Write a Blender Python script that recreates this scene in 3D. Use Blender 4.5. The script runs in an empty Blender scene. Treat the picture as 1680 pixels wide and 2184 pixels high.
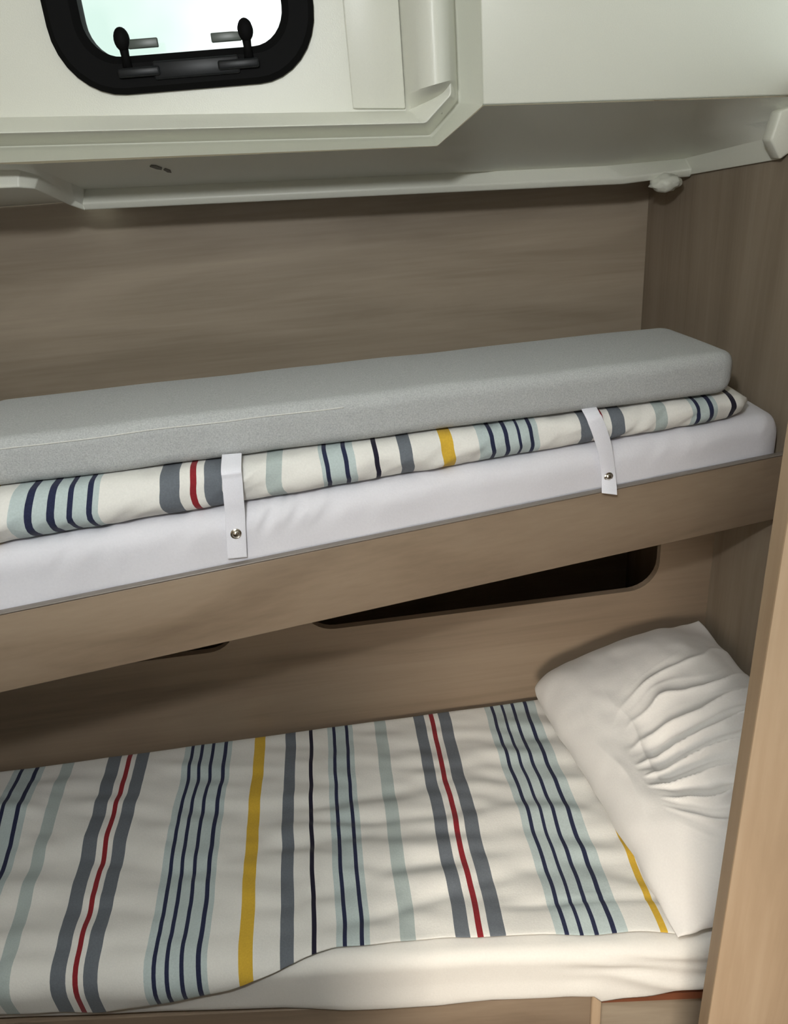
import bpy, bmesh, math, random
import numpy as np
from mathutils import Vector, Matrix, noise

# ------------------------------------------------------------------ camera, sky, lights, exposure
scene = bpy.context.scene
COL = scene.collection
R = math.radians
CAM = Vector((0, 0, 1.7))
PITCH, ROLL, YAW = R(26), R(-5), R(4)
FWD = Vector((math.sin(YAW) * math.cos(PITCH), math.cos(YAW) * math.cos(PITCH), -math.sin(PITCH)))
_rt = Vector((math.cos(YAW), -math.sin(YAW), 0))
_up = _rt.cross(FWD)
RGT = math.cos(ROLL) * _rt + math.sin(ROLL) * _up
UPV = -math.sin(ROLL) * _rt + math.cos(ROLL) * _up
cam_data = bpy.data.cameras.new('camera')
cam_data.sensor_fit = 'HORIZONTAL'
cam_data.sensor_width = 36.0
cam_data.lens = 36.0
cam_data.clip_start = 0.01
cam = bpy.data.objects.new('camera', cam_data)
COL.objects.link(cam)
m3 = Matrix((RGT, UPV, -FWD)).transposed()
cam.matrix_world = Matrix.Translation(CAM) @ m3.to_4x4()
scene.camera = cam

scene.view_settings.view_transform = 'Standard'
scene.view_settings.look = 'None'
scene.view_settings.gamma = 1.0
scene.view_settings.use_curve_mapping = False
scene.view_settings.exposure = 0.38

world = bpy.data.worlds.new('world')
scene.world = world
world.use_nodes = True
wn = world.node_tree
wn.nodes.clear()
_o = wn.nodes.new('ShaderNodeOutputWorld')
_b = wn.nodes.new('ShaderNodeBackground')
_t = wn.nodes.new('ShaderNodeTexCoord')
_n = wn.nodes.new('ShaderNodeTexNoise')
_n.inputs['Scale'].default_value = 5.0
_n.inputs['Detail'].default_value = 3.0
_r = wn.nodes.new('ShaderNodeValToRGB')
_r.color_ramp.elements[0].position = 0.36
_r.color_ramp.elements[0].color = (0.66, 0.79, 0.74, 1)
_r.color_ramp.elements[1].position = 0.62
_r.color_ramp.elements[1].color = (0.98, 1.0, 1.0, 1)
_b.inputs['Strength'].default_value = 1.0
wn.links.new(_t.outputs['Generated'], _n.inputs['Vector'])
wn.links.new(_n.outputs['Fac'], _r.inputs['Fac'])
wn.links.new(_r.outputs['Color'], _b.inputs['Color'])
wn.links.new(_b.outputs['Background'], _o.inputs['Surface'])


def area(name, loc, target, sx, sy, power, color):
    d = bpy.data.lights.new(name, 'AREA')
    d.shape = 'RECTANGLE'
    d.size, d.size_y = sx, sy
    d.energy = power
    d.color = color
    o = bpy.data.objects.new(name, d)
    COL.objects.link(o)
    o.location = loc
    o.rotation_euler = (Vector(target) - Vector(loc)).to_track_quat('-Z', 'Y').to_euler()
    return o


def lamp(name, loc, radius, power, color):
    d = bpy.data.lights.new(name, 'POINT')
    d.shadow_soft_size = radius
    d.energy = power
    d.color = color
    o = bpy.data.objects.new(name, d)
    COL.objects.link(o)
    o.location = loc
    return o


lamp('ceiling_lamp', (-0.12, -0.02, 1.995), 0.035, 27.0, (0.96, 0.985, 1.0))
area('rear_window_light', (-0.60, -3.32, 1.85), (0.1, 1.2, 1.45), 0.7, 0.5, 6.0, (0.94, 0.975, 1.0))
side = area('side_window_light', (-0.30, -0.90, 1.25), (0.30, 0.88, 0.42), 0.45, 0.45, 2.7, (1.0, 0.89, 0.76))
side.data.spread = R(56)


# ------------------------------------------------------------------ helpers
def ray(px, py):
    return FWD + (px - 840) / 1680 * RGT - (py - 1092) / 1680 * UPV


def at_y(px, py, Y):
    d = ray(px, py)
    return CAM + d * (Y / d.y)


def at_z(px, py, Z):
    d = ray(px, py)
    return CAM + d * ((Z - CAM.z) / d.z)


def at_x(px, py, X):
    d = ray(px, py)
    return CAM + d * (X / d.x)


def tag(o, label=None, cat=None, group=None, kind=None):
    if label: o['label'] = label
    if cat: o['category'] = cat
    if group: o['group'] = group
    if kind: o['kind'] = kind
    return o


def empty(name, loc):
    o = bpy.data.objects.new(name, None)
    o.empty_display_size = 0.05
    o.location = loc
    COL.objects.link(o)
    return o


def world_loc(o):
    v = Vector((0, 0, 0))
    while o is not None:
        v = v + o.location
        o = o.parent
    return v


def build(name, verts, faces, mats, parent=None, midx=None, smooth=False, angle=None, bevel=0.0, segs=2):
    """one mesh object; verts in world coordinates"""
    off = world_loc(parent) if parent else Vector((0, 0, 0))
    me = bpy.data.meshes.new(name)
    me.from_pydata([tuple(Vector(v) - off) for v in verts], [], faces)
    if not isinstance(mats, (list, tuple)):
        mats = [mats]
    for m in mats:
        me.materials.append(m)
    if midx:
        for p, i in zip(me.polygons, midx):
            p.material_index = i
    bm = bmesh.new()
    bm.from_mesh(me)
    bmesh.ops.recalc_face_normals(bm, faces=bm.faces)
    bm.to_mesh(me)
    bm.free()
    for p in me.polygons:
        p.use_smooth = smooth or angle is not None
    o = bpy.data.objects.new(name, me)
    COL.objects.link(o)
    if parent:
        o.parent = parent
    if bevel > 0:
        b = o.modifiers.new('bevel', 'BEVEL')
        b.width = bevel
        b.segments = segs
        b.limit_method = 'ANGLE'
        b.angle_limit = R(18)
        for p in me.polygons:
            p.use_smooth = True
        b.harden_normals = False
    if angle is not None:
        me.set_sharp_from_angle(angle=R(angle))
    return o


def box_vf(x0, y0, z0, x1, y1, z1):
    v = [(x0, y0, z0), (x1, y0, z0), (x1, y1, z0), (x0, y1, z0), (x0, y0, z1), (x1, y0, z1), (x1, y1, z1), (x0, y1, z1)]
    f = [(0, 3, 2, 1), (4, 5, 6, 7), (0, 1, 5, 4), (1, 2, 6, 5), (2, 3, 7, 6), (3, 0, 4, 7)]
    return v, f


def box(name, a, b, mat, parent=None, bevel=0.0):
    v, f = box_vf(*a, *b)
    return build(name, v, f, mat, parent, bevel=bevel)


def prism(outline, dirv):
    """closed outline (list of Vectors) extruded along dirv"""
    n = len(outline)
    v = [Vector(p) for p in outline] + [Vector(p) + Vector(dirv) for p in outline]
    f = [tuple(range(n)), tuple(range(2 * n - 1, n - 1, -1))]
    f += [(i, (i + 1) % n, n + (i + 1) % n, n + i) for i in range(n)]
    return v, f


def rect_loop(y0, y1, z0, z1, r, nc=6, ns=10):
    """rounded rectangle in (y,z): starts at front bottom, goes up the front"""
    r = min(r, (y1 - y0) / 2 - 1e-4, (z1 - z0) / 2 - 1e-4)
    pts = []
    cs = [(y0 + r, z1 - r, 180, 90), (y1 - r, z1 - r, 90, 0), (y1 - r, z0 + r, 0, -90), (y0 + r, z0 + r, -90, -180)]
    for k, (cy, cz, a0, a1) in enumerate(cs):
        arc = [(cy + r * math.cos(R(a0 + (a1 - a0) * i / nc)), cz + r * math.sin(R(a0 + (a1 - a0) * i / nc))) for i in range(nc + 1)]
        pts += arc
        ny, nz, na, _ = cs[(k + 1) % 4]
        q = (ny + r * math.cos(R(na)), nz + r * math.sin(R(na)))
        p = arc[-1]
        n = max(2, int(math.dist(p, q) / 0.02))
        n = ns
        pts += [(p[0] + (q[0] - p[0]) * i / n, p[1] + (q[1] - p[1]) * i / n) for i in range(1, n)]
    return pts


def loft(loops, capped=True):
    n = len(loops[0])
    v, f = [], []
    for L in loops:
        v += L
    for i in range(len(loops) - 1):
        a, b = i * n, (i + 1) * n
        for j in range(n):
            k = (j + 1) % n
            f.append((a + j, a + k, b + k, b + j))
    if capped:
        f.append(tuple(range(n)))
        f.append(tuple(range((len(loops) - 1) * n, len(loops) * n)))
    return v, f


def nz(x, y, z, s=1.0):
    return noise.noise(Vector((x * s, y * s, z * s)))


def tube(pts, rad, n=10):
    loops = []
    pts = [Vector(p) for p in pts]
    for i, p in enumerate(pts):
        d = (pts[min(i + 1, len(pts) - 1)] - pts[max(i - 1, 0)]).normalized()
        a = d.cross(Vector((0.3, 0.9, 0.2))).normalized()
        b = d.cross(a)
        r = rad[i] if isinstance(rad, (list, tuple)) else rad
        loops.append([p + r * (math.cos(2 * math.pi * k / n) * a + math.sin(2 * math.pi * k / n) * b) for k in range(n)])
    return loft(loops)


# ------------------------------------------------------------------ materials
def mat_base(name):
    m = bpy.data.materials.new(name)
    m.use_nodes = True
    nt = m.node_tree
    bs = nt.nodes['Principled BSDF']
    return m, nt, bs


def wood(name, dark, mid, light, axis='X', rough=0.5, seed=0.0):
    m, nt, bs = mat_base(name)
    tc = nt.nodes.new('ShaderNodeTexCoord')
    geo = nt.nodes.new('ShaderNodeNewGeometry')
    mp = nt.nodes.new('ShaderNodeMapping')
    sc = {'X': (0.9, 7, 7), 'Y': (7, 0.9, 7), 'Z': (7, 7, 0.9)}[axis]
    mp.inputs['Scale'].default_value = sc
    mp.inputs['Location'].default_value = (seed, seed * 1.7, seed * 0.6)
    nt.links.new(geo.outputs['Position'], mp.inputs['Vector'])
    n1 = nt.nodes.new('ShaderNodeTexNoise')
    n1.inputs['Scale'].default_value = 1.5
    n1.inputs['Detail'].default_value = 9
    n1.inputs['Roughness'].default_value = 0.5
    n1.inputs['Distortion'].default_value = 0.9
    nt.links.new(mp.outputs['Vector'], n1.inputs['Vector'])
    mp2 = nt.nodes.new('ShaderNodeMapping')
    mp2.inputs['Scale'].default_value = tuple(s * (9 if s > 5 else 2.5) for s in sc)
    nt.links.new(geo.outputs['Position'], mp2.inputs['Vector'])
    n2 = nt.nodes.new('ShaderNodeTexNoise')
    n2.inputs['Scale'].default_value = 2.0
    n2.inputs['Detail'].default_value = 4
    nt.links.new(mp2.outputs['Vector'], n2.inputs['Vector'])
    mx = nt.nodes.new('ShaderNodeMix')
    mx.inputs['Factor'].default_value = 0.22
    nt.links.new(n1.outputs['Fac'], mx.inputs['A'])
    nt.links.new(n2.outputs['Fac'], mx.inputs['B'])
    rp = nt.nodes.new('ShaderNodeValToRGB')
    e = rp.color_ramp.elements
    e[0].position = 0.24
    e[0].color = (*dark, 1)
    e[1].position = 0.76
    e[1].color = (*light, 1)
    k = e.new(0.5)
    k.color = (*mid, 1)
    nt.links.new(mx.outputs['Result'], rp.inputs['Fac'])
    nt.links.new(rp.outputs['Color'], bs.inputs['Base Color'])
    bs.inputs['Roughness'].default_value = rough
    bs.inputs['Specular IOR Level'].default_value = 0.3
    return m


def cloth(name, col, var=0.06, bump=0.15, scale=420.0, rough=0.9):
    m, nt, bs = mat_base(name)
    geo = nt.nodes.new('ShaderNodeNewGeometry')
    n = nt.nodes.new('ShaderNodeTexNoise')
    n.inputs['Scale'].default_value = scale
    n.inputs['Detail'].default_value = 3
    nt.links.new(geo.outputs['Position'], n.inputs['Vector'])
    rp = nt.nodes.new('ShaderNodeValToRGB')
    rp.color_ramp.elements[0].position = 0.3
    rp.color_ramp.elements[1].position = 0.7
    rp.color_ramp.elements[0].color = (*[c * (1 - var) for c in col], 1)
    rp.color_ramp.elements[1].color = (*[min(1, c * (1 + var)) for c in col], 1)
    nt.links.new(n.outputs['Fac'], rp.inputs['Fac'])
    nt.links.new(rp.outputs['Color'], bs.inputs['Base Color'])
    bp = nt.nodes.new('ShaderNodeBump')
    bp.inputs['Strength'].default_value = bump
    bp.inputs['Distance'].default_value = 0.002
    nt.links.new(n.outputs['Fac'], bp.inputs['Height'])
    nt.links.new(bp.outputs['Normal'], bs.inputs['Normal'])
    bs.inputs['Roughness'].default_value = rough
    bs.inputs['Specular IOR Level'].default_value = 0.2
    bs.inputs['Sheen Weight'].default_value = 0.1
    return m


def plastic(name, col, rough=0.4, bump=0.0, scale=300, spec=0.5, metal=0.0):
    m, nt, bs = mat_base(name)
    geo = nt.nodes.new('ShaderNodeNewGeometry')
    n = nt.nodes.new('ShaderNodeTexNoise')
    n.inputs['Scale'].default_value = scale
    n.inputs['Detail'].default_value = 2
    nt.links.new(geo.outputs['Position'], n.inputs['Vector'])
    rp = nt.nodes.new('ShaderNodeValToRGB')
    rp.color_ramp.elements[0].color = (*[c * 0.97 for c in col], 1)
    rp.color_ramp.elements[1].color = (*[min(1, c * 1.03) for c in col], 1)
    nt.links.new(n.outputs['Fac'], rp.inputs['Fac'])
    nt.links.new(rp.outputs['Color'], bs.inputs['Base Color'])
    if bump:
        bp = nt.nodes.new('ShaderNodeBump')
        bp.inputs['Strength'].default_value = bump
        bp.inputs['Distance'].default_value = 0.001
        nt.links.new(n.outputs['Fac'], bp.inputs['Height'])
        nt.links.new(bp.outputs['Normal'], bs.inputs['Normal'])
    bs.inputs['Roughness'].default_value = rough
    bs.inputs['Specular IOR Level'].default_value = spec
    bs.inputs['Metallic'].default_value = metal
    return m


def glass(name):
    m, nt, bs = mat_base(name)
    out = nt.nodes['Material Output']
    tr = nt.nodes.new('ShaderNodeBsdfTransparent')
    tr.inputs['Color'].default_value = (0.95, 0.99, 0.97, 1)
    gl = nt.nodes.new('ShaderNodeBsdfGlossy')
    gl.inputs['Roughness'].default_value = 0.03
    fr = nt.nodes.new('ShaderNodeFresnel')
    fr.inputs['IOR'].default_value = 1.45
    mx = nt.nodes.new('ShaderNodeMixShader')
    nt.links.new(fr.outputs['Fac'], mx.inputs['Fac'])
    nt.links.new(tr.outputs['BSDF'], mx.inputs[1])
    nt.links.new(gl.outputs['BSDF'], mx.inputs[2])
    nt.links.new(mx.outputs['Shader'], out.inputs['Surface'])
    return m


M = {}
WD, WM, WL = (0.235, 0.188, 0.135), (0.36, 0.298, 0.225), (0.45, 0.378, 0.29)
M['wood_x'] = wood('greige_oak_horizontal', WD, WM, WL, 'X')
M['wood_x_two'] = wood('greige_oak_rail', (0.16, 0.115, 0.078), (0.235, 0.175, 0.122), (0.30, 0.23, 0.165), 'X', seed=3.3)
M['wood_z'] = wood('greige_oak_vertical', (0.19, 0.148, 0.105), (0.285, 0.23, 0.17), (0.35, 0.29, 0.22), 'Z', seed=1.2)
M['wood_light'] = wood('pale_oak_vertical', (0.33, 0.235, 0.15), (0.43, 0.315, 0.21), (0.52, 0.40, 0.28), 'Z', seed=5)
M['wood_edge'] = wood('oak_edge_band', (0.22, 0.15, 0.09), (0.29, 0.21, 0.135), (0.34, 0.25, 0.17), 'Z', seed=2)
M['wood_red'] = wood('red_brown_edge', (0.14, 0.045, 0.02), (0.20, 0.07, 0.035), (0.25, 0.10, 0.05), 'X', seed=2)
M['floor'] = wood('floor_planks', (0.10, 0.075, 0.055), (0.17, 0.13, 0.1), (0.22, 0.175, 0.13), 'X', seed=8)
M['shell'] = plastic('moulded_white_plastic', (0.70, 0.705, 0.62), 0.38, 0.15, 500, 0.4)
M['lining'] = plastic('wall_lining', (0.24, 0.215, 0.18), 0.7)
M['black'] = plastic('black_window_plastic', (0.006, 0.006, 0.006), 0.6, spec=0.04)
M['grey_plastic'] = plastic('dark_grey_plastic', (0.012, 0.013, 0.014), 0.4, spec=0.2)
M['scuff'] = plastic('grey_scuff', (0.16, 0.15, 0.13), 0.7, 0.3, 700)
M['lever'] = plastic('grey_green_lever', (0.065, 0.08, 0.068), 0.4)
M['glass'] = glass('window_acrylic')
M['sheet'] = cloth('white_sheet', (0.66, 0.655, 0.70), 0.02, 0.1, 300)
M['sheet_warm'] = cloth('white_sheet_lower', (0.73, 0.71, 0.67), 0.02, 0.1, 300)
M['pillow'] = cloth('white_pillowcase', (0.73, 0.71, 0.685), 0.02, 0.1, 300)
M['cushion'] = cloth('grey_woven_cushion', (0.39, 0.402, 0.40), 0.16, 0.35, 500)
M['piping'] = cloth('pale_cushion_seam', (0.55, 0.55, 0.52), 0.08, 0.2, 500)
M['strap'] = cloth('white_webbing', (0.74, 0.74, 0.80), 0.03, 0.2, 700)
M['chrome'] = plastic('worn_steel', (0.62, 0.58, 0.52), 0.22, 0, 300, 0.5, 1.0)
M['trim'] = plastic('grey_edge_trim', (0.19, 0.165, 0.145), 0.4)
DUV = {
    'w': cloth('duvet_white', (0.70, 0.69, 0.655), 0.03, 0.15, 350),
    'n': cloth('duvet_navy', (0.018, 0.022, 0.055), 0.15, 0.15, 350),
    'l': cloth('duvet_pale_blue', (0.43, 0.50, 0.50), 0.05, 0.15, 350),
    's': cloth('duvet_sage', (0.38, 0.435, 0.425), 0.05, 0.15, 350),
    'g': cloth('duvet_grey', (0.125, 0.14, 0.16), 0.08, 0.15, 350),
    'r': cloth('duvet_red', (0.22, 0.016, 0.022), 0.1, 0.15, 350),
    'y': cloth('duvet_yellow', (0.56, 0.36, 0.04), 0.06, 0.15, 350),
    'k': cloth('duvet_black', (0.014, 0.012, 0.025), 0.1, 0.15, 350),
}
DK = list(DUV.keys())
DM = [DUV[k] for k in DK]

# ------------------------------------------------------------------ the room shell
WALL_X = 0.78          # right wall, at the head of both bunks
BACK_Y = 1.875         # back wall behind the upper bunk
PANEL_Y = 1.416        # panel with the openings behind the lower bed
LEFT_X = -1.05
tag(box('floor', (LEFT_X - .05, -3.4, -0.05), (1.0, 1.95, 0.0), M['floor']), kind='structure')
tag(box('ceiling', (LEFT_X - .05, -3.4, 2.16), (1.0, 1.40, 2.21), M['shell']), kind='structure')
tag(box('wall_left', (LEFT_X - .04, -3.4, 0.0), (LEFT_X, 1.91, 2.16), M['wood_z']), kind='structure')
tag(box('wall_rear', (LEFT_X, -3.4, 0.0), (0.84, -3.36, 2.16), M['lining']), kind='structure')
tag(box('wall_back', (LEFT_X, BACK_Y, 0.0), (WALL_X + .04, BACK_Y + .03, 1.75), M['wood_x']), kind='structure')
tag(box('wall_right', (WALL_X, 0.66, 0.0), (WALL_X + .03, BACK_Y, 1.72), M['wood_z']), kind='structure')
tag(box('wall_right_front', (0.80, -3.36, 0.0), (0.84, 0.62, 2.16), M['lining']), kind='structure')

tag(box('added_light_blocker', (LEFT_X, 0.30, 0.0), (-0.12, 0.33, 1.0), M['wood_z']), kind='structure')  # added low board out of view, keeps light off the lower left


def rounded_rect(x0, z0, x1, z1, r, n=8):
    pts = []
    for cx, cz, a0 in ((x1 - r, z1 - r, 0), (x0 + r, z1 - r, 90), (x0 + r, z0 + r, 180), (x1 - r, z0 + r, 270)):
        for i in range(n + 1):
            a = R(a0 + 90 * i / n)
            pts.append((cx + r * math.cos(a), cz + r * math.sin(a)))
    return pts


# lower back panel with its rounded openings
def holed_panel(name, x0, x1, z0, z1, y0, y1, holes, mat, parent=None, z0b=None):
    bm = bmesh.new()
    edges = []

    def ring(pts):
        vs = [bm.verts.new((x, y0, z)) for x, z in pts]
        for i in range(len(vs)):
            edges.append(bm.edges.new((vs[i], vs[(i + 1) % len(vs)])))
    ring([(x0, z0), (x1, z0 if z0b is None else z0b), (x1, z1), (x0, z1)])
    for h in holes:
        ring(h)
    bmesh.ops.triangle_fill(bm, use_beauty=True, use_dissolve=False, edges=edges)
    ret = bmesh.ops.extrude_face_region(bm, geom=list(bm.faces))
    for g in ret['geom']:
        if isinstance(g, bmesh.types.BMVert):
            g.co.y = y1
    bmesh.ops.recalc_face_normals(bm, faces=bm.faces)
    me = bpy.data.meshes.new(name)
    bm.to_mesh(me)
    bm.free()
    me.materials.append(mat)
    o = bpy.data.objects.new(name, me)
    COL.objects.link(o)
    if parent:
        off = world_loc(parent)
        for v in me.vertices:
            v.co -= off
        o.parent = parent
    return o


tag(holed_panel('wall_back_lower', LEFT_X, WALL_X, 0.30, 1.016, PANEL_Y, PANEL_Y + 0.016,
                [rounded_rect(-0.112, 0.748, 0.662, 0.925, 0.065), rounded_rect(-1.00, 0.728, -0.256, 0.915, 0.065)],
                M['wood_x_two']), kind='structure')  # same laminate as the wall above, darkened to hold the shade below the bunk

# ---- moulded white upper shell with the window
upper = tag(empty('wall_upper', (0.0, 1.36, 1.9)), kind='structure')
YA = 1.36


def P(px, py, Y):
    return at_y(px, py, Y)


# main panel (A) with window hole
hx0, hx1, hz0, hz1 = -0.322, 0.026, 1.788, 2.06
a_bot = P(0, 250, YA).z
pl, pr = P(0, 250, YA), P(868, 236, YA)
psl = (pr.z - pl.z) / (pr.x - pl.x)
holed_panel('window_panel', LEFT_X, 0.225, pr.z + psl * (LEFT_X - pr.x) - .006, 2.16, YA, YA + 0.02,
            [rounded_rect(hx0, hz0, hx1, hz1, 0.075)], M['shell'], upper, pr.z + psl * (0.225 - pr.x) - .006)


def strip(name, rows, mat, parent, bevel=0.004):
    """rows: list of lists of points (same length); makes a quad sheet"""
    n = len(rows[0])
    v = [p for r_ in rows for p in r_]
    f = []
    for i in range(len(rows) - 1):
        for j in range(n - 1):
            f.append((i * n + j, i * n + j + 1, (i + 1) * n + j + 1, (i + 1) * n + j))
    return build(name, v, f, mat, parent, bevel=bevel, segs=3)


# profile running under the window panel, round the chamfer and up the right side.
# each entry: points of one profile line [far left, left, corner start, corner end, top]
L0 = -820


def line(ys, xr, Ys):
    """ys: heights at px 0 and at px 905; xr = (corner x, corner y, up x, up y)"""
    (a, b), (cx, cy, ux, uy), Y = ys, xr, Ys
    sl = (b - a) / 905.0
    p0 = P(L0, a + sl * L0, Y)
    p1 = P(0, a, Y)
    p2 = P(cx, cy, Y)
    p3 = P(ux, uy, Y)
    top = Vector((p3.x, Y, 2.16))
    return [p0, p1, p2, p3, top]


rows = [
    line((250, 236), (868, 236, 895, 205), 1.3605),      # foot of the window panel
    line((266, 248), (884, 248, 935, 196), 1.340),
    line((284, 262), (908, 262, 962, 202), 1.316),      # lip of the upper bead
    line((313, 288), (916, 289, 976, 215), 1.400),      # shaded groove under it
    line((317, 291), (921, 294, 985, 218), 1.392),
    line((347, 311), (932, 311, 1030, 224), 1.330),     # outer edge
]
strip('bead_moulding', rows, M['shell'], upper, 0.0035)

# raised flat panel and pillar bulge right of the window
q = [P(752, 232, 1.358), P(864, 232, 1.358), Vector((P(864, 232, 1.358).x, 1.358, 2.15)), Vector((P(752, 232, 1.358).x - .002, 1.358, 2.15))]
v, f = prism(q, (0, -0.005, 0))
build('flat_rib', v, f, M['shell'], upper, bevel=0.003)
xa, xb = P(862, 190, 1.352).x, P(975, 190, 1.352).x
pil = []
for z, k in ((P(880, 240, 1.352).z, 0.03), (P(890, 220, 1.352).z, 0.42), (P(930, 198, 1.352).z, 0.93), (P(930, 194, 1.352).z, 1.0), (2.15, 1.0)):
    row = []
    for i in range(17):
        t = i / 16
        prof = math.sin(math.pi * t) ** 0.7
        row.append(Vector((xa + (xb - xa) * t, 1.362 - 0.075 * k * prof, z + (0.014 * t if z < 2 else 0))))
    pil.append(row)
v = [p for r_ in pil for p in r_]
f = [(i * 17 + j, i * 17 + j + 1, (i + 1) * 17 + j + 1, (i + 1) * 17 + j) for i in range(4) for j in range(16)]
build('pillar_bulge', v, f, M['shell'], upper, angle=32)

# smooth locker face on the right (B), in the plane of the outer edge
bl = P(1030, 224, 1.330)
br = P(1685, 206, 1.330)
v, f = prism([bl, br + Vector((0.04, 0, 0)), Vector((br.x + 0.04, 1.33, 2.16)), Vector((bl.x, 1.33, 2.16))], (0, 0.02, 0))
build('smooth_panel', v, f, M['shell'], upper, bevel=0.003)

# sloping underside (C), from the outer edge back to the lip over the bunk
e0 = P(62, 350, 1.331)
e1 = P(932, 312, 1.331)
e2 = P(1031, 226, 1.331)
e3 = P(1745, 205, 1.331)
LY = 1.64
l0 = P(181, 404, LY)
l1 = P(930, 371, LY)
l2 = P(1290, 354, LY)
l3 = at_x(1460, 338, 0.774)
l4 = at_x(1668, 287, 0.776)
N = 14
top = [e0.lerp(e1, i / 6) for i in range(6)] + [e1, e2] + [e2.lerp(e3, i / 6) for i in range(1, 7)]
def along(pts, n):
    d = [0]
    for a, b in zip(pts, pts[1:]):
        d.append(d[-1] + (b - a).length)
    out = []
    for i in range(n):
        s = d[-1] * i / (n - 1)
        k = max(j for j in range(len(d)) if d[j] <= s + 1e-9)
        k = min(k, len(pts) - 2)
        out.append(pts[k].lerp(pts[k + 1], (s - d[k]) / (d[k + 1] - d[k])))
    return out


low = [l0.lerp(l1, i / 6) for i in range(6)] + [l1, l1.lerp(l2, 0.35)] + [l1.lerp(l2, 0.65), l2, l2.lerp(l3, 0.6), l3, l3.lerp(l4, .5), l4]
mid = [a.lerp(b, 0.5) for a, b in zip(top, low)]
ob_ = strip('sloping_underside', [top, mid, low], M['shell'], upper, 0.0)
for p_ in ob_.data.polygons:
    p_.use_smooth = True

# lip (lighter, nearly upright) along the back and the right wall
lo0 = P(181, 448, LY - .008)
lo1 = P(930, 412, LY - .008)
lo2 = P(1330, 393, LY - .008)
lo3 = at_x(1470, 374, 0.772)
lo4 = at_x(1663, 341, 0.774)
lowb = [lo0.lerp(lo1, i / 6) for i in range(6)] + [lo1, lo1.lerp(lo2, 0.35)] + [lo1.lerp(lo2, 0.65), lo2, lo2.lerp(lo3, 0.6), lo3, lo3.lerp(lo4, .5), lo4]
edge = [p + Vector((0, -0.006, 0.012)) for p in lowb]
back = []
for i, p in enumerate(lowb):
    if i <= 9:
        back.append(Vector((p.x, BACK_Y - .001, p.z + 0.004)))
    else:
        back.append(Vector((WALL_X - .001, p.y, p.z + 0.004)))
back[10] = Vector((WALL_X - .001, BACK_Y - .001, lowb[10].z + .004))
strip('lip', [low, edge, lowb, back], M['shell'], upper, 0.003)

# left end: raised step of the lip
s_in = [P(-700, 385, 1.42), P(-100, 362, 1.42), P(40, 363, 1.42), P(84, 374, 1.44), P(128, 404, 1.53), P(160, 428, 1.62), P(177, 440, LY - .012)]
s_out = [P(-700, 430, 1.41), P(-100, 404, 1.41), P(40, 400, 1.41), P(74, 403, 1.43), P(112, 420, 1.51), P(150, 438, 1.61), P(181, 449, LY - .008)]
s_top = [P(-700, 376, 1.331), P(-100, 354, 1.331), P(0, 350, 1.331), e0, e0.lerp(l0, .35), e0.lerp(l0, .7), l0]
s_back = []
for p in s_out:
    # underside runs back to the wall
    s_back.append(Vector((p.x * BACK_Y / p.y, BACK_Y - .001, P(0, 441, BACK_Y).z - 0.03 * (p.x + .5))))
strip('lip_step', [s_top, s_in, s_out, s_back], M['shell'], upper, 0.003)

cap = [(1643, 299), (1664, 236), (1760, 206), (1760, 296), (1690, 322), (1664, 341)]
v, f = prism([at_y(px_, py_, 1.315) for px_, py_ in cap], (0, 0.03, 0))
build('lip_end', v, f, M['shell'], upper, bevel=0.004)
# ragged blob of sealant in the corner under the lip
v, f = [], []
rng = random.Random(4)
bmx = bmesh.new()
bmesh.ops.create_icosphere(bmx, subdivisions=3, radius=1.0)
c0 = P(1420, 390, 1.64)
for vv in bmx.verts:
    k = 1 + 0.35 * noise.noise(vv.co * 2.3)
    vv.co = Vector((vv.co.x * 0.030 * k, vv.co.y * 0.025 * k, vv.co.z * 0.017 * k)) + c0
v = [x.co.copy() for x in bmx.verts]
f = [tuple(y.index for y in x.verts) for x in bmx.faces]
bmx.free()
build('sealant', v, f, M['shell'], upper, smooth=True)
# scuffed filler on the underside, near its left end


def px_of(p):
    d = p - CAM
    z = d.dot(FWD)
    return 840 + 1680 * d.dot(RGT) / z, 1092 - 1680 * d.dot(UPV) / z


def on_under(px, py):
    k = (px - 62) / (932 - 62)
    a = e0.lerp(e1, k)
    b = l0.lerp(l1, k)
    t0, t1 = 0.0, 1.0
    for _ in range(30):
        t = (t0 + t1) / 2
        if px_of(a.lerp(b, t))[1] < py: t0 = t
        else: t1 = t
    return a.lerp(b, t)


nrm_u = (e1 - e0).cross(l0 - e0).normalized()
if nrm_u.z > 0: nrm_u = -nrm_u
for pts in ([(290, 354), (297, 351), (306, 352), (311, 357), (304, 361), (296, 359)], [(308, 361), (316, 358), (321, 362), (316, 367), (309, 366)]):
    ol = [on_under(*q_) + nrm_u * 0.0002 for q_ in pts]
    v, f = prism(ol, nrm_u * 0.0012)
    tag(build('scuff_mark', v, f, M['scuff'], upper), 'small dark scuff on the white shell')

# ---- window 1
win = tag(empty('window_1', (-0.148, YA, 1.92)), kind='structure')
outer = rounded_rect(-0.338, 1.773, 0.042, 2.075, 0.092)
inner = rounded_rect(-0.290, 1.822, -0.004, 2.028, 0.048)
mid1 = rounded_rect(-0.330, 1.781, 0.034, 2.067, 0.085)
mid2 = rounded_rect(-0.300, 1.812, 0.006, 2.038, 0.055)
n = len(outer)
loops = []
for pts, y in ((outer, YA - .0005), (outer, YA - .008), (mid1, YA - .014), (mid2, YA - .012), (inner, YA - .002), (inner, YA + .03), (outer, YA + .03)):
    loops.append([Vector((x, y, z)) for x, z in pts])
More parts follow.
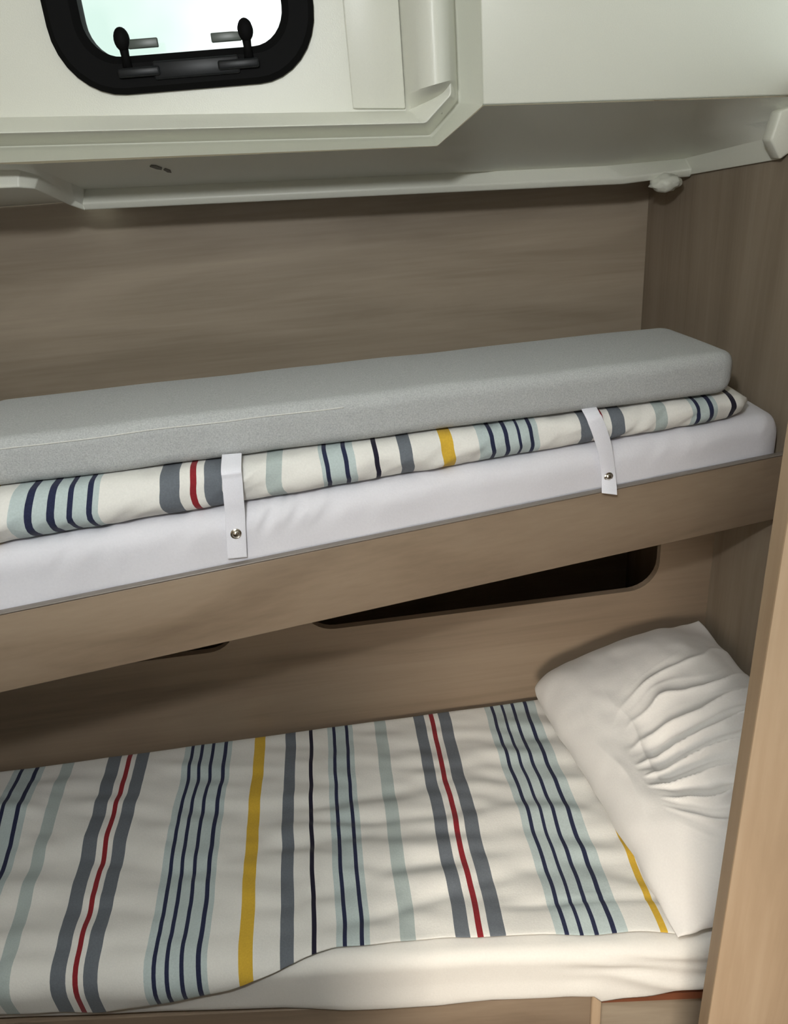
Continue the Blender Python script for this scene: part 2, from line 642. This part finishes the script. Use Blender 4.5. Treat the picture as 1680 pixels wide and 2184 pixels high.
# keep the frame inside the hole behind the panel
loops[-1] = [Vector((x, YA + .03, z)) for x, z in rounded_rect(hx0 + .004, hz0 + .004, hx1 - .004, hz1 - .004, 0.07)]
v, f = loft(loops, capped=False)
frame = build('window_frame', v, f, M['black'], win, angle=35)
v, f = prism([Vector((x, YA + .018, z)) for x, z in rounded_rect(-0.293, 1.819, -0.001, 2.031, 0.05)], (0, 0.004, 0))
build('pane', v, f, M['glass'], win)
# flat rail along the bottom of the frame
v, f = box_vf(-0.20, YA - .019, 1.788, -0.075, YA - .012, 1.812)
build('bottom_rail', v, f, M['grey_plastic'], win, bevel=0.003)
for kx, sx in ((-0.236, 1), (-0.060, -1)):
    lt = build('latch', *tube([(kx, YA - .010, 1.800), (kx, YA - .014, 1.822), (kx, YA - .016, 1.836)], [.008, .006, .007]), M['black'], win, smooth=True)
    bm = bmesh.new()
    bmesh.ops.create_uvsphere(bm, u_segments=16, v_segments=10, radius=1.0)
    vv = [Vector((p.co.x * .0115, p.co.y * .011, p.co.z * .0155)) + Vector((kx, YA - .017, 1.842)) for p in bm.verts]
    ff = [tuple(x.index for x in q_.verts) for q_ in bm.faces]
    bm.free()
    build('knob', vv, ff, M['black'], lt, smooth=True)
    x0, x1 = kx + sx * .007, kx + sx * .050
    v, f = box_vf(min(x0, x1), YA - .020, 1.829, max(x0, x1), YA - .013, 1.841)
    build('lever', v, f, M['lever'], lt, bevel=0.0015)
    x0, x1 = kx - sx * .014, kx + sx * .046
    v, f = box_vf(min(x0, x1), YA - .024, 1.7935, max(x0, x1), YA - .013, 1.806)
    build('hinge_plate', v, f, M['grey_plastic'], lt, bevel=0.003)


# ------------------------------------------------------------------ upper bunk
def yr(x):
    return 1.050 + 0.174 * x


RT, RB = 1.142, 1.018
ub = tag(empty('upper_bunk', (0, 1.4, RB)), 'wood-grain upper bunk with a deep front board below the white mattress', 'bunk bed')
x0, x1 = LEFT_X + .003, WALL_X - .003
o_ = [Vector((x0, yr(x0), RB)), Vector((x1, yr(x1), RB)), Vector((x1, yr(x1) + .010, RB)), Vector((x0, yr(x0) + .010, RB))]
v, f = prism(o_, (0, 0, RT - RB))
build('front_board', v, f, M['wood_x_two'], ub, bevel=0.002)
o_ = [Vector((x0, yr(x0) + .011, RB + .002)), Vector((x1, yr(x1) + .011, RB + .002)), Vector((x1, BACK_Y - .003, RB + .002)), Vector((x0, BACK_Y - .003, RB + .002))]
v, f = prism(o_, (0, 0, 0.02))
build('base_board', v, f, M['wood_x'], ub)
o_ = [Vector((x0, yr(x0) - .0015, RT + .0002)), Vector((x1, yr(x1) - .0015, RT + .0002)), Vector((x1, yr(x1) + .0105, RT + .0002)), Vector((x0, yr(x0) + .0105, RT + .0002))]
v, f = prism(o_, (0, 0, 0.003))
tag(build('edge_trim', v, f, M['trim'], ub, bevel=0.0015), 'thin grey edge trim along the top of the board')


def ztop(x):
    t = (x + .48) / 1.2
    return 1.226 - 0.016 * max(-0.5, min(1.2, t))


def ym(x):
    return yr(x) + 0.015


# mattress: lofted along x with rounded end
def body(name, xs, sec, mat, parent=None, disp=None, endr=0.05, ends=(True, True), midx=None):
    loops = []
    xa, xb = xs[0], xs[-1]
    for x in xs:
        d = min(x - xa if ends[0] else 9, xb - x if ends[1] else 9)
        ins = 0.0 if d >= endr else endr - math.sqrt(max(0, endr * endr - (endr - d) ** 2))
        L = [Vector((x, y, z)) for y, z in sec(x, ins)]
        if disp:
            L = [disp(p) for p in L]
        loops.append(L)
    v, f = loft(loops)
    return build(name, v, f, mat, parent, smooth=True)


def xs_range(a, b, step, endr=0.05):
    n = max(2, int((b - a) / step))
    xs = [a + (b - a) * i / n for i in range(n + 1)]
    for k in (0.004, 0.012, 0.025, 0.6 * endr, 0.8 * endr):
        xs += [a + k, b - k]
    return sorted(set(round(x, 5) for x in xs))


def sec_mu(x, ins):
    return rect_loop(ym(x) + ins * .6, 1.69 - ins * .5, RB + .0225, ztop(x) - ins * .5, 0.030, 6, 14)


def disp_mu(p):
    q = p.copy()
    front = max(0, min(1, (ym(p.x) + .06 - p.y) / .06))
    w = front * 0.0035 * nz(p.x * 9, p.y * 9, p.z * 14)
    # puckers along the top front edge
    e = math.exp(-((p.z - (ztop(p.x) - .012)) / .022) ** 2)
    pk = nz(p.x * 34 - p.z * 26, 3.1, p.z * 8)
    w += e * 0.0075 * (abs(pk) * 1.6 - .35) * (0.35 + 1.3 * max(0, 1 - abs(p.x + .10) / .16) + .5 * max(0, 1 - abs(p.x + .36) / .2))
    q.y += w
    if p.z > 1.15:
        q.z += min(0.0, w * .8)
    return q


body('mattress', xs_range(LEFT_X + .01, 0.766, 0.005), sec_mu, M['sheet'], None, disp_mu, 0.05, (False, True))
tag(bpy.data.objects['mattress'], 'upper mattress in a white sheet behind the front board of the top bunk', 'mattress')

# striped folded duvet on the upper mattress
ZR = 1.7 - .362 * 1.24


def bx(px):
    y = np.interp(px, [0, 475, 800, 1200, 1620], [1105, 1045, 985, 920, 858])
    return at_z(px, float(y), ZR).x


up_st = []


def stripes_from_px(lst):
    out = []
    for a, b, c in lst:
        out.append((bx(a), bx(b), c))
    return out


UP = [(-420, -395, 'g'), (-370, -360, 'r'), (-335, -300, 'g'), (-220, -185, 's'), (-130, -60, 'l'), (-40, 16, 'y'),
      (57, 88, 'l'), (88, 103, 'n'), (103, 131, 'l'), (131, 146, 'n'), (146, 170, 'l'), (170, 181, 'n'), (181, 208, 'l'), (208, 219, 'n'), (219, 231, 'l'),
      (352, 392, 'g'), (413, 426, 'r'), (442, 480, 'g'), (573, 607, 's'), (683, 691, 'l'), (691, 700, 'n'), (700, 731, 'l'), (731, 740, 'n'), (740, 755, 'l'),
      (794, 804, 'k'), (848, 875, 'g'), (937, 964, 'y'), (1017, 1042, 'l'), (1042, 1051, 'n'), (1051, 1073, 'l'), (1073, 1082, 'n'), (1082, 1102, 'l'), (1102, 1108, 'n'),
      (1108, 1127, 'l'), (1127, 1135, 'n'), (1135, 1147, 'l'), (1236, 1266, 'g'), (1280, 1288, 'r'), (1303, 1332, 'g'), (1402, 1429, 's'),
      (1484, 1494, 'l'), (1494, 1502, 'n'), (1502, 1522, 'l'), (1522, 1532, 'n'), (1532, 1542, 'l'), (1573, 1585, 'k')]
UPS = stripes_from_px(UP)


def columns(x0, x1, stripes, step):
    """x positions and material key of each column"""
    cuts = [x0]
    keys = []
    cur = x0
    for a, b, c in stripes:
        if b <= x0 or a >= x1:
            continue
        a, b = max(a, x0), min(b, x1)
        if a > cur + 1e-5:
            keys.append((cur, a, 'w'))
        keys.append((a, b, c))
        cur = b
    if cur < x1:
        keys.append((cur, x1, 'w'))
    xs, ks = [x0], []
    for a, b, c in keys:
        n = max(1, int(math.ceil((b - a) / step)))
        for i in range(1, n + 1):
            xs.append(a + (b - a) * i / n)
            ks.append(c)
    return xs, ks


def roll_th(x):
    t = max(0, min(1.1, (x + .47) / 1.15))
    return 0.069 - 0.024 * t


XR0, XR1 = LEFT_X + .06, bx(1612)
xs, ks = columns(XR0, XR1, UPS, 0.006)
xs_end = [XR1 + d for d in (0.006, 0.012)]


def roll_loop(x, k):
    th = roll_th(x) * k
    zb = ztop(x) + 0.0032 + roll_th(x) * (1 - k) / 2
    yf = ym(x) + 0.004 + 0.03 * (1 - k)
    yb = yf + 0.20
    pts = []
    for i in range(15):     # front nose
        a = R(-90 - 180 * i / 14)
        pts.append((yf + th / 2 + math.cos(a) * th / 2, zb + th / 2 + math.sin(a) * th / 2))
    for i in range(1, 9):
        pts.append((yf + th / 2 + (yb - yf - th / 2) * i / 8, zb + th))
    for i in range(0, 8):
        pts.append((yb - (yb - yf - th / 2) * i / 8, zb))
    return pts


loops = []
for x in xs + xs_end:
    k = 1.0
    d = XR1 - x
    if d < 0.03:
        k = 0.62 + 0.38 * math.sqrt(max(0, d / 0.03)) if d > 0 else 0.5 + d * 25
    L = []
    for i, (y, z) in enumerate(roll_loop(x, k)):
        p = Vector((x, y, z))
        fr = 1.0 if i < 15 else 0.3
        top_k = max(0, min(1, (z - ztop(x)) / .02))
        w = nz(x * 16 + z * 14, y * 5, z * 22) * 0.008 + (abs(nz(x * 26 - z * 40, 2.2, z * 18)) - .2) * -0.009
        p.y += fr * w * top_k
        p.z += fr * min(w, 0.002) * 0.5 * top_k
        p.x += 0.006 * nz(x * 3 + 7, z * 30, y * 9) + 0.005 * math.sin((z - ztop(x)) / roll_th(x) * 3.1) * (1 if x > -.05 else -.6) * top_k
        L.append(p)
    loops.append(L)
v, f = loft(loops)
nn = len(loops[0])
mi = []
for i in range(len(loops) - 1):
    c = ks[i] if i < len(ks) else 'w'
    mi += [DK.index(c)] * nn
mi += [0, 0]
duv_u = build('folded_duvet', v, f, DM, None, mi, smooth=True)
tag(duv_u, 'folded striped duvet squeezed between grey cushion and upper mattress', 'duvet')

# grey cushion lying on the folded duvet
A0 = Vector((-0.500, 1.026, 1.3005))
A1 = Vector((0.655, 1.175, 1.2655))
ex = (A1 - A0).normalized()
ey = Vector((-ex.y, ex.x, 0)).normalized()
ez = ex.cross(ey).normalized()
CL, CW, CT = (A1 - A0).length, 0.215, 0.070
cu = tag(empty('seat_cushion', A0 + ex * CL / 2 + ey * CW / 2), 'long grey woven cushion lying on top of the folded striped duvet', 'cushion')
xs_c = xs_range(-0.0, CL, 0.015, 0.03)
loops = []
for x in xs_c:
    d = min(x, CL - x)
    er = 0.030
    ins = 0.0 if d >= er else er - math.sqrt(max(0, er * er - (er - d) ** 2))
    L = []
    for y, z in rect_loop(ins * .8, CW - ins * .8, ins * .45, CT - ins * .45, 0.019, 6, 10):
        cr = 0.004 * math.sin(math.pi * min(1, max(0, y / CW))) * math.sin(math.pi * x / CL)
        zz = z + (cr if z > CT / 2 else 0)
        w = 0.0022 * nz(x * 8, y * 8, z * 10)
        L.append(A0 + ex * x + ey * (y + w) + ez * (zz + w * .6))
    loops.append(L)
v, f = loft(loops)
cover = build('cover', v, f, M['cushion'], cu, smooth=True)
pts = []
for i in range(60):
    t = i / 59
    x = 0.02 + 0.5 * t
    wn_ = 0.0022 * nz(x * 8, 0.01, (CT - .0125) * 10)
    pts.append(A0 + ex * x + ey * (wn_ + 0.0009) + ez * (CT - 0.0125 + wn_ * .6))
v, f = tube(pts, 0.0011, 6)
tag(build('seam', v, f, M['piping'], cu, smooth=True), 'pale stitched seam along the front edge')


# ------------------------------------------------------------------ retaining straps
def ribbon(pts, wid, th):
    """pts: centre points front surface; width along local x; closed ribbon"""
    loops = []
    pts = [Vector(p) for p in pts]
    for i, p in enumerate(pts):
        d = (pts[min(i + 1, len(pts) - 1)] - pts[max(i - 1, 0)]).normalized()
        side = Vector((1, 0.17, 0))
        side = (side - d * side.dot(d)).normalized()
        nrm = side.cross(d).normalized()
        if nrm.y > 0: nrm = -nrm
        w = wid[i] if isinstance(wid, (list, tuple)) else wid
        loops.append([p - side * w / 2, p + side * w / 2, p + side * w / 2 + nrm * th, p - side * w / 2 + nrm * th])
    return loft(loops)


def smooth_path(pts, k=8):
    pts = [Vector(p) for p in pts]
    out = []
    for i in range(len(pts) - 1):
        p0 = pts[max(i - 1, 0)]
        p1, p2 = pts[i], pts[i + 1]
        p3 = pts[min(i + 2, len(pts) - 1)]
        for j in range(k):
            t = j / k
            out.append(0.5 * ((2 * p1) + (p2 - p0) * t + (2 * p0 - 5 * p1 + 4 * p2 - p3) * t * t + (3 * p1 - p0 - 3 * p2 + p3) * t ** 3))
    out.append(pts[-1])
    return out


def strap(px_pts, offs, wid, stud_px, label):
    pts = []
    for (px, py), of in zip(px_pts, offs):
        y = 1.0
        for _ in range(8):
            p = at_y(px, py, y)
            y = ym(p.x) - of
        pts.append(at_y(px, py, y))
    # tuck the top end under the cushion
    pts.insert(0, pts[0] + Vector((0, 0.035, 0.010)))
    root = tag(empty('retaining_strap', pts[-1]), label, 'strap', 'straps holding the folded duvet on the upper bunk')
    v, f = ribbon(smooth_path(pts), wid, 0.0016)
    build('webbing', v, f, M['strap'], root, bevel=0.0005)
    y = 1.0
    for _ in range(8):
        p = at_y(*stud_px, y)
        y = ym(p.x) - offs[-2] - .0016
    p = at_y(*stud_px, y)
    nrm = Vector((0.17, -1, 0.0)).normalized()
    a = Vector((1, .17, 0)).normalized()
    b = Vector((0, 0, 1))
    loops = []
    for r_, h in ((0.0080, 0.0), (0.0080, 0.0012), (0.0066, 0.0020), (0.0056, 0.0016), (0.0048, 0.0030), (0.0030, 0.0042), (0.0008, 0.0046)):
        loops.append([p + nrm * h + r_ * (math.cos(2 * math.pi * k / 18) * a + math.sin(2 * math.pi * k / 18) * b) for k in range(18)])
    v, f = loft(loops)
    tag(build('snap_stud', v, f, M['chrome'], root, angle=40), 'round metal snap stud')


strap([(493, 1003), (495, 1022), (498, 1062), (501, 1095), (503, 1138), (506, 1189)], [0.004, 0.007, 0.008, 0.006, 0.007, 0.007], 0.028, (503, 1138),
      'white strap hanging beside the grey, red and grey stripes of the folded duvet')
strap([(1262, 884), (1272, 905), (1286, 945), (1292, 975), (1297, 1017), (1299, 1054)], [0.000, 0.007, 0.008, 0.007, 0.008, 0.030], 0.025, (1297, 1017),
      'white strap curving down over the end of the folded duvet nearer the right wall')

# ------------------------------------------------------------------ lower bed
def yl(x):
    return 0.838 - 0.112 * x


ZB, ZM = 0.370, 0.484
lb = tag(empty('lower_bed_base', (-0.3, 1.1, 0.0)), 'wood-grain box base under the lower bed with a framed front panel', 'bed')
x0, x1 = LEFT_X + .003, WALL_X - .003
xd = 0.318
o_ = [Vector((x0, yl(x0) + .026, .0)), Vector((x1, yl(x1) + .026, .0)), Vector((x1, PANEL_Y - .002, .0)), Vector((x0, PANEL_Y - .002, .0))]
v, f = prism(o_, (0, 0, ZB - .004))
build('carcass', v, f, M['wood_x'], lb)
o_ = [Vector((x0, yl(x0) + .003, .03)), Vector((xd, yl(xd) + .003, .03)), Vector((xd, yl(xd) + .025, .03)), Vector((x0, yl(x0) + .025, .03))]
v, f = prism(o_, (0, 0, ZB - .042))
build('front_panel', v, f, M['wood_x_two'], lb, bevel=0.002)
o_ = [Vector((xd + .0005, yl(xd) + .000, .03)), Vector((xd + .017, yl(xd) - .002, .03)), Vector((xd + .017, yl(xd) + .025, .03)), Vector((xd + .0005, yl(xd) + .025, .03))]
v, f = prism(o_, (0, 0, ZB - .03))
tag(build('edge_strip', v, f, M['wood_light'], lb, bevel=0.003), 'paler upright strip at the end of the front panel')
xe = xd + .018
o_ = [Vector((xe, yl(xe) + .004, ZB - .032)), Vector((x1, yl(x1) + .004, ZB - .032)), Vector((x1, yl(x1) + .0255, ZB - .032)), Vector((xe, yl(xe) + .0255, ZB - .032))]
v, f = prism(o_, (0, 0, 0.017))
tag(build('edge_band', v, f, M['wood_red'], lb), 'reddish brown edge band')


def sec_ml(x, ins):
    sag = 0.0
    if x < 0.06: sag = 0.012
    elif x < 0.15: sag = 0.012 * (0.15 - x) / .09
    return rect_loop(yl(x) - .010 + ins * .6, PANEL_Y - .012 - ins * .3, ZB + .001, ZM - ins * .4, 0.024, 6, 14)


def disp_ml(p):
    q = p.copy()
    fr = max(0, min(1, (yl(p.x) + .06 - p.y) / .07))
    w = fr * 0.004 * (nz(p.x * 6, p.y * 6, p.z * 10) + .9)
    if p.x > .25:
        w += fr * 0.011 * nz(p.x * 7 - p.z * 16, 4, p.z * 38 + p.x * 9) * min(1, (p.x - .25) / .1)
    q.y += w
    low = max(0, min(1, (ZB + .05 - p.z) / .05))
    sag = float(np.interp(p.x, [-.4, -.1, 0.06, .15], [0.0, .016, .018, .003]))
    if p.x > .32: sag = 0.022 * max(0, 1 - (p.x - .32) / .2)
    q.y -= fr * low * 0.008 * max(0, min(1, (p.x + .2) / .1))
    if p.y < yl(p.x) + .001:
        q.z -= sag * low
    return q


body('mattress', xs_range(LEFT_X + .01, WALL_X - .006, 0.012), sec_ml, M['sheet_warm'], None, disp_ml, 0.03, (False, True))
tag(bpy.data.objects['mattress.001'], 'lower mattress in a white sheet under the spread striped duvet', 'mattress')

# striped duvet spread over the lower bed
LOW = [(-1.20, -1.17, 'y'), (-1.12, -1.10, 'g'), (-1.05, -1.04, 'k'),
       (-0.782, -0.769, 'l'), (-0.769, -0.761, 'n'), (-0.761, -0.737, 'l'), (-0.737, -0.728, 'n'), (-0.728, -0.715, 'l'),
       (-0.678, -0.652, 's'), (-0.578, -0.549, 'g'), (-0.536, -0.526, 'r'), (-0.516, -0.489, 'g'),
       (-0.411, -0.398, 'l'), (-0.398, -0.391, 'n'), (-0.391, -0.377, 'l'), (-0.377, -0.370, 'n'), (-0.370, -0.353, 'l'), (-0.353, -0.346, 'n'), (-0.346, -0.326, 'l'), (-0.326, -0.318, 'n'), (-0.318, -0.308, 'l'),
       (-0.258, -0.2345, 'y'), (-0.1895, -0.1665, 'g'), (-0.1365, -0.1285, 'k'),
       (-0.0955, -0.0845, 'l'), (-0.0845, -0.0775, 'n'), (-0.0775, -0.056, 'l'), (-0.056, -0.049, 'n'), (-0.049, -0.039, 'l'),
       (0.011, 0.0365, 's'), (0.101, 0.125, 'g'), (0.1365, 0.1465, 'r'), (0.157, 0.183, 'g'),
       (0.263, 0.2765, 'l'), (0.2765, 0.2835, 'n'), (0.2835, 0.300, 'l'), (0.300, 0.306, 'n'), (0.306, 0.323, 'l'), (0.323, 0.330, 'n'), (0.330, 0.351, 'l'), (0.351, 0.359, 'n'), (0.359, 0.377, 'l'),
       (0.427, 0.4385, 'y')]
XD0, XD1 = LEFT_X + .02, 0.478
xs, ks = columns(XD0, XD1, LOW, 0.011)
NR = 78


def overhang(x):
    return float(np.interp(x, [-3.4, -.6, -.5, -.42, -.325, -.25, -.18, -.09, .05, .184, .365, .45, .5],
                           [.052, .054, .056, .044, .022, .008, -.010, -.026, -.034, -.032, -.026, -.024, -.024]))


def duvet_pt(x, s):
    """s = surface distance from the back edge"""
    ye = yl(x) - .010
    rb = 0.024
    zt = ZM + 0.0125
    flat = (PANEL_Y - .018) - (ye + rb)
    if s <= flat:
        y, z, ny, nzv = PANEL_Y - .018 - s, zt, 0.0, 1.0
    elif s <= flat + rb * 1.571:
        a = (s - flat) / rb
        y = ye + rb - (rb + .0125) * math.sin(a)
        z = zt - (rb + .0125) * (1 - math.cos(a))
        ny, nzv = -math.sin(a), math.cos(a)
    else:
        y = ye - .0125
        z = zt - rb - .0125 - (s - flat - rb * 1.571)
        ny, nzv = -1.0, 0.0
    return y, z, ny, nzv


verts, faces, mi = [], [], []
top_rows = []
for ix, x in enumerate(xs):
    ye = yl(x) - .010
    tot = (PANEL_Y - .018) - ye + overhang(x) + 0.004 * nz(x * 14, 0, 5.5)
    col = []
    for j in range(NR + 1):
        t = j / NR
        s = tot * t
        y, z, ny, nzv = duvet_pt(x, s)
        wx = 0.0045 * nz(x * 1.5, y * 7, 1.7) + 0.002 * nz(x * 4, y * 18, 9)
        if x < -.48:
            wx -= (x + .48) * 0.35 * max(0, t - .1) * 0.35
        puff = 0.010 * nz(x * 4.5, y * 7, 0.3) + 0.008 * nz(x * 6, y * 20 + x * 3, 2.2) + 0.0042 * nz(x * 14, y * 34 + x * 9, 7.1)
        mid_k = 1.0 - abs(2 * t - 1) ** 6
        puff = (puff + 0.010) * (0.25 + 0.75 * mid_k)
        # long soft creases across the middle of the bed
        for cy, cx, amp, wd in ((1.20, -.15, .009, .018), (1.13, -.02, .010, .016), (1.055, -.1, .007, .02), (0.97, .02, .008, .018), (0.925, .06, .006, .014)):
            dd = y - cy - .03 * math.sin(x * 6 + cy * 20)
            puff -= amp * math.exp(-(dd / wd) ** 2) * math.exp(-((x - cx) / .22) ** 2)
        # pressed hem seam near the front right
        if x > .15:
            dd = y - (ye + .085)
            puff -= 0.004 * math.exp(-(dd / .006) ** 2) * min(1, (x - .15) / .08)
        puff = max(puff, -0.0055)
        col.append(Vector((x + wx, y + ny * puff, z + nzv * puff)))
    top_rows.append(col)
for col in top_rows:
    verts += col
W = NR + 1
for i in range(len(xs) - 1):
    for j in range(NR):
        faces.append((i * W + j, i * W + j + 1, (i + 1) * W + j + 1, (i + 1) * W + j))
        mi.append(DK.index(ks[i]))
duv = build('duvet', verts, faces, DM, None, mi, smooth=True)
sm = duv.modifiers.new('thickness', 'SOLIDIFY')
sm.thickness = 0.004
sm.offset = -1 if duv.data.polygons[0].normal.z > 0 else 1
bv = duv.modifiers.new('soft', 'BEVEL')
bv.width = 0.0015
bv.segments = 2
bv.limit_method = 'ANGLE'
bv.angle_limit = R(60)
tag(duv, 'striped duvet with navy, grey, red and yellow bands spread over the lower bed', 'duvet')

# ------------------------------------------------------------------ pillow
cBL, cBR = Vector((0.350, 1.362, 0.570)), Vector((0.748, 1.385, 0.668))
cFL, cFR = Vector((0.442, 0.776, 0.522)), Vector((0.752, 0.80, 0.615))
pc = (cBL + cBR + cFL + cFR) / 4
e1 = ((cBL + cBR) - (cFL + cFR)).normalized()           # towards the back wall
e2 = ((cBR + cFR) - (cBL + cFL)).normalized()           # towards the right wall, rising
e3 = e2.cross(e1)
if e3.z < 0: e3 = -e3
e3.normalize()
HT = 0.086
NU, NV = 230, 200
vt, vb = [], []


def crease(th, k, ph):
    """irregular sharp-topped folds"""
    a = math.sin(th * k + ph)
    return (1 - abs(a)) ** 1.6 - 0.35


for i in range(NU + 1):
    u = -1 + 2 * i / NU
    for j in range(NV + 1):
        w = -1 + 2 * j / NV
        c = (cBL * (1 + u) * (1 - w) + cBR * (1 + u) * (1 + w) + cFL * (1 - u) * (1 - w) + cFR * (1 - u) * (1 + w)) / 4
        # soft, slightly full edges; the back left corner is folded round
        c = c + e2 * ((0.012 if w > 0 else -0.008) * w * (1 - u * u)) + e1 * (0.010 * u * (1 - w * w))
        if u > 0 and w < 0:
            q_ = (u * -w) ** 5
            c = c + e2 * 0.018 * q_ - e1 * 0.016 * q_
        prof = ((1 - abs(u) ** 3.4) ** 0.5) * ((1 - abs(w) ** 3.0) ** 0.5)
        # the corner by the front of the bed and the flap by the wall are flat and limp
        for (cu_, cw_, rr) in ((-1, -1, .30), (1, 1, .34), (-1, 1, .25)):
            prof *= 1 - 0.85 * math.exp(-(((u - cu_) / rr) ** 2 + ((w - cw_) / rr) ** 2))
        h = HT * prof
        # crumple: folds fan out from a dent towards the right wall
        dx, dy = u + 0.02, w + 0.26
        g = math.sqrt(max(0.0, (w + .74) / 1.74))
        q0 = (u + 0.06) / math.sqrt(g * g + 0.06) + 0.16 * nz(u * 2.0, w * 1.5, 4) + 0.05 * nz(u * 5, w * 3, 8)
        fan = (1.0 + 0.6 * max(0, min(1, (-q0 - .1) / .25))) * math.exp(-((q0 + .22) / 0.80) ** 6) * min(1.0, max(0, (g - .32 - .30 * max(0, nz(q0 * 6, 3.3, 1))) / .42)) * .85
        fold = crease(q0, 14.5, 0.9) * 0.025 * fan * (0.95 + 0.7 * nz(u * 1.8, w * 1.4, 6)) + crease(q0, 29.0, 1.7) * 0.0045 * fan * (0.6 + nz(u * 3, w * 2, 9))
        # short upright creases left of the dent
        fold += crease(w * 9 + 1.2 * nz(u * 3, w * 3, 2), 1.0, 0.3) * 0.0075 * math.exp(-((u + .02) / .32) ** 2) * math.exp(-((w + .52) / .22) ** 2)
        fold += 0.0055 * nz(u * 2.4 + w, w * 2.6, 1.0) + 0.0018 * nz(u * 8, w * 6, 6.0)
        dent = -0.034 * math.exp(-(((dx + .04) / .30) ** 2 + ((dy - .04) / .30) ** 2)) + 0.016 * math.exp(-(((u + .62) / .28) ** 2 + ((w - .15) / .6) ** 2))
        k = min(1, prof * 1.8)
        side = 0.005 * nz(u * 5, w * 5, 12) * (1 - prof)
        base = c + e1 * side + e2 * side
        vt.append(base + e3 * (h + (fold + dent) * k + .0015))
        zb = base + e3 * (-h * 0.55 - .0015)
        vb.append(zb)
for L_ in (vt, vb):
    for p in L_:
        p.z = max(p.z, 0.5145 + (0.0012 if L_ is vt else 0))
        p.x = min(p.x, WALL_X - 0.004)
        p.y = min(p.y, PANEL_Y - 0.003)
n = (NU + 1) * (NV + 1)
faces = []
for i in range(NU):
    for j in range(NV):
        a = i * (NV + 1) + j
        b = a + NV + 1
        faces.append((a, a + 1, b + 1, b))
        faces.append((n + a, n + b, n + b + 1, n + a + 1))
rim = [i * (NV + 1) for i in range(NU + 1)] + [NU * (NV + 1) + j for j in range(1, NV + 1)] + [i * (NV + 1) + NV for i in range(NU - 1, -1, -1)] + [j for j in range(NV - 1, 0, -1)]
for k in range(len(rim)):
    a, b = rim[k], rim[(k + 1) % len(rim)]
    faces.append((a, b, n + b, n + a))
pil_o = empty('pillow', pc + Vector((0, 0, -.1)))
tag(pil_o, 'crumpled white pillow at the head of the lower bed against the right wall', 'pillow')
build('pillowcase', vt + vb, faces, M['pillow'], pil_o, smooth=True)

# ------------------------------------------------------------------ wooden panel at the right front
pp = tag(empty('door_jamb_panel', (0.60, 0.64, 0.0)), 'pale wood-grain upright panel in the right foreground, in front of the bed heads', 'panel')
box('panel_face', (0.413, 0.622, 0.0), (0.80, 0.642, 2.15), M['wood_light'], pp)
tag(box('edge_band', (0.4115, 0.6215, 0.0), (0.4130, 0.6425, 2.15), M['wood_edge'], pp), 'darker edge band along the upright edge')
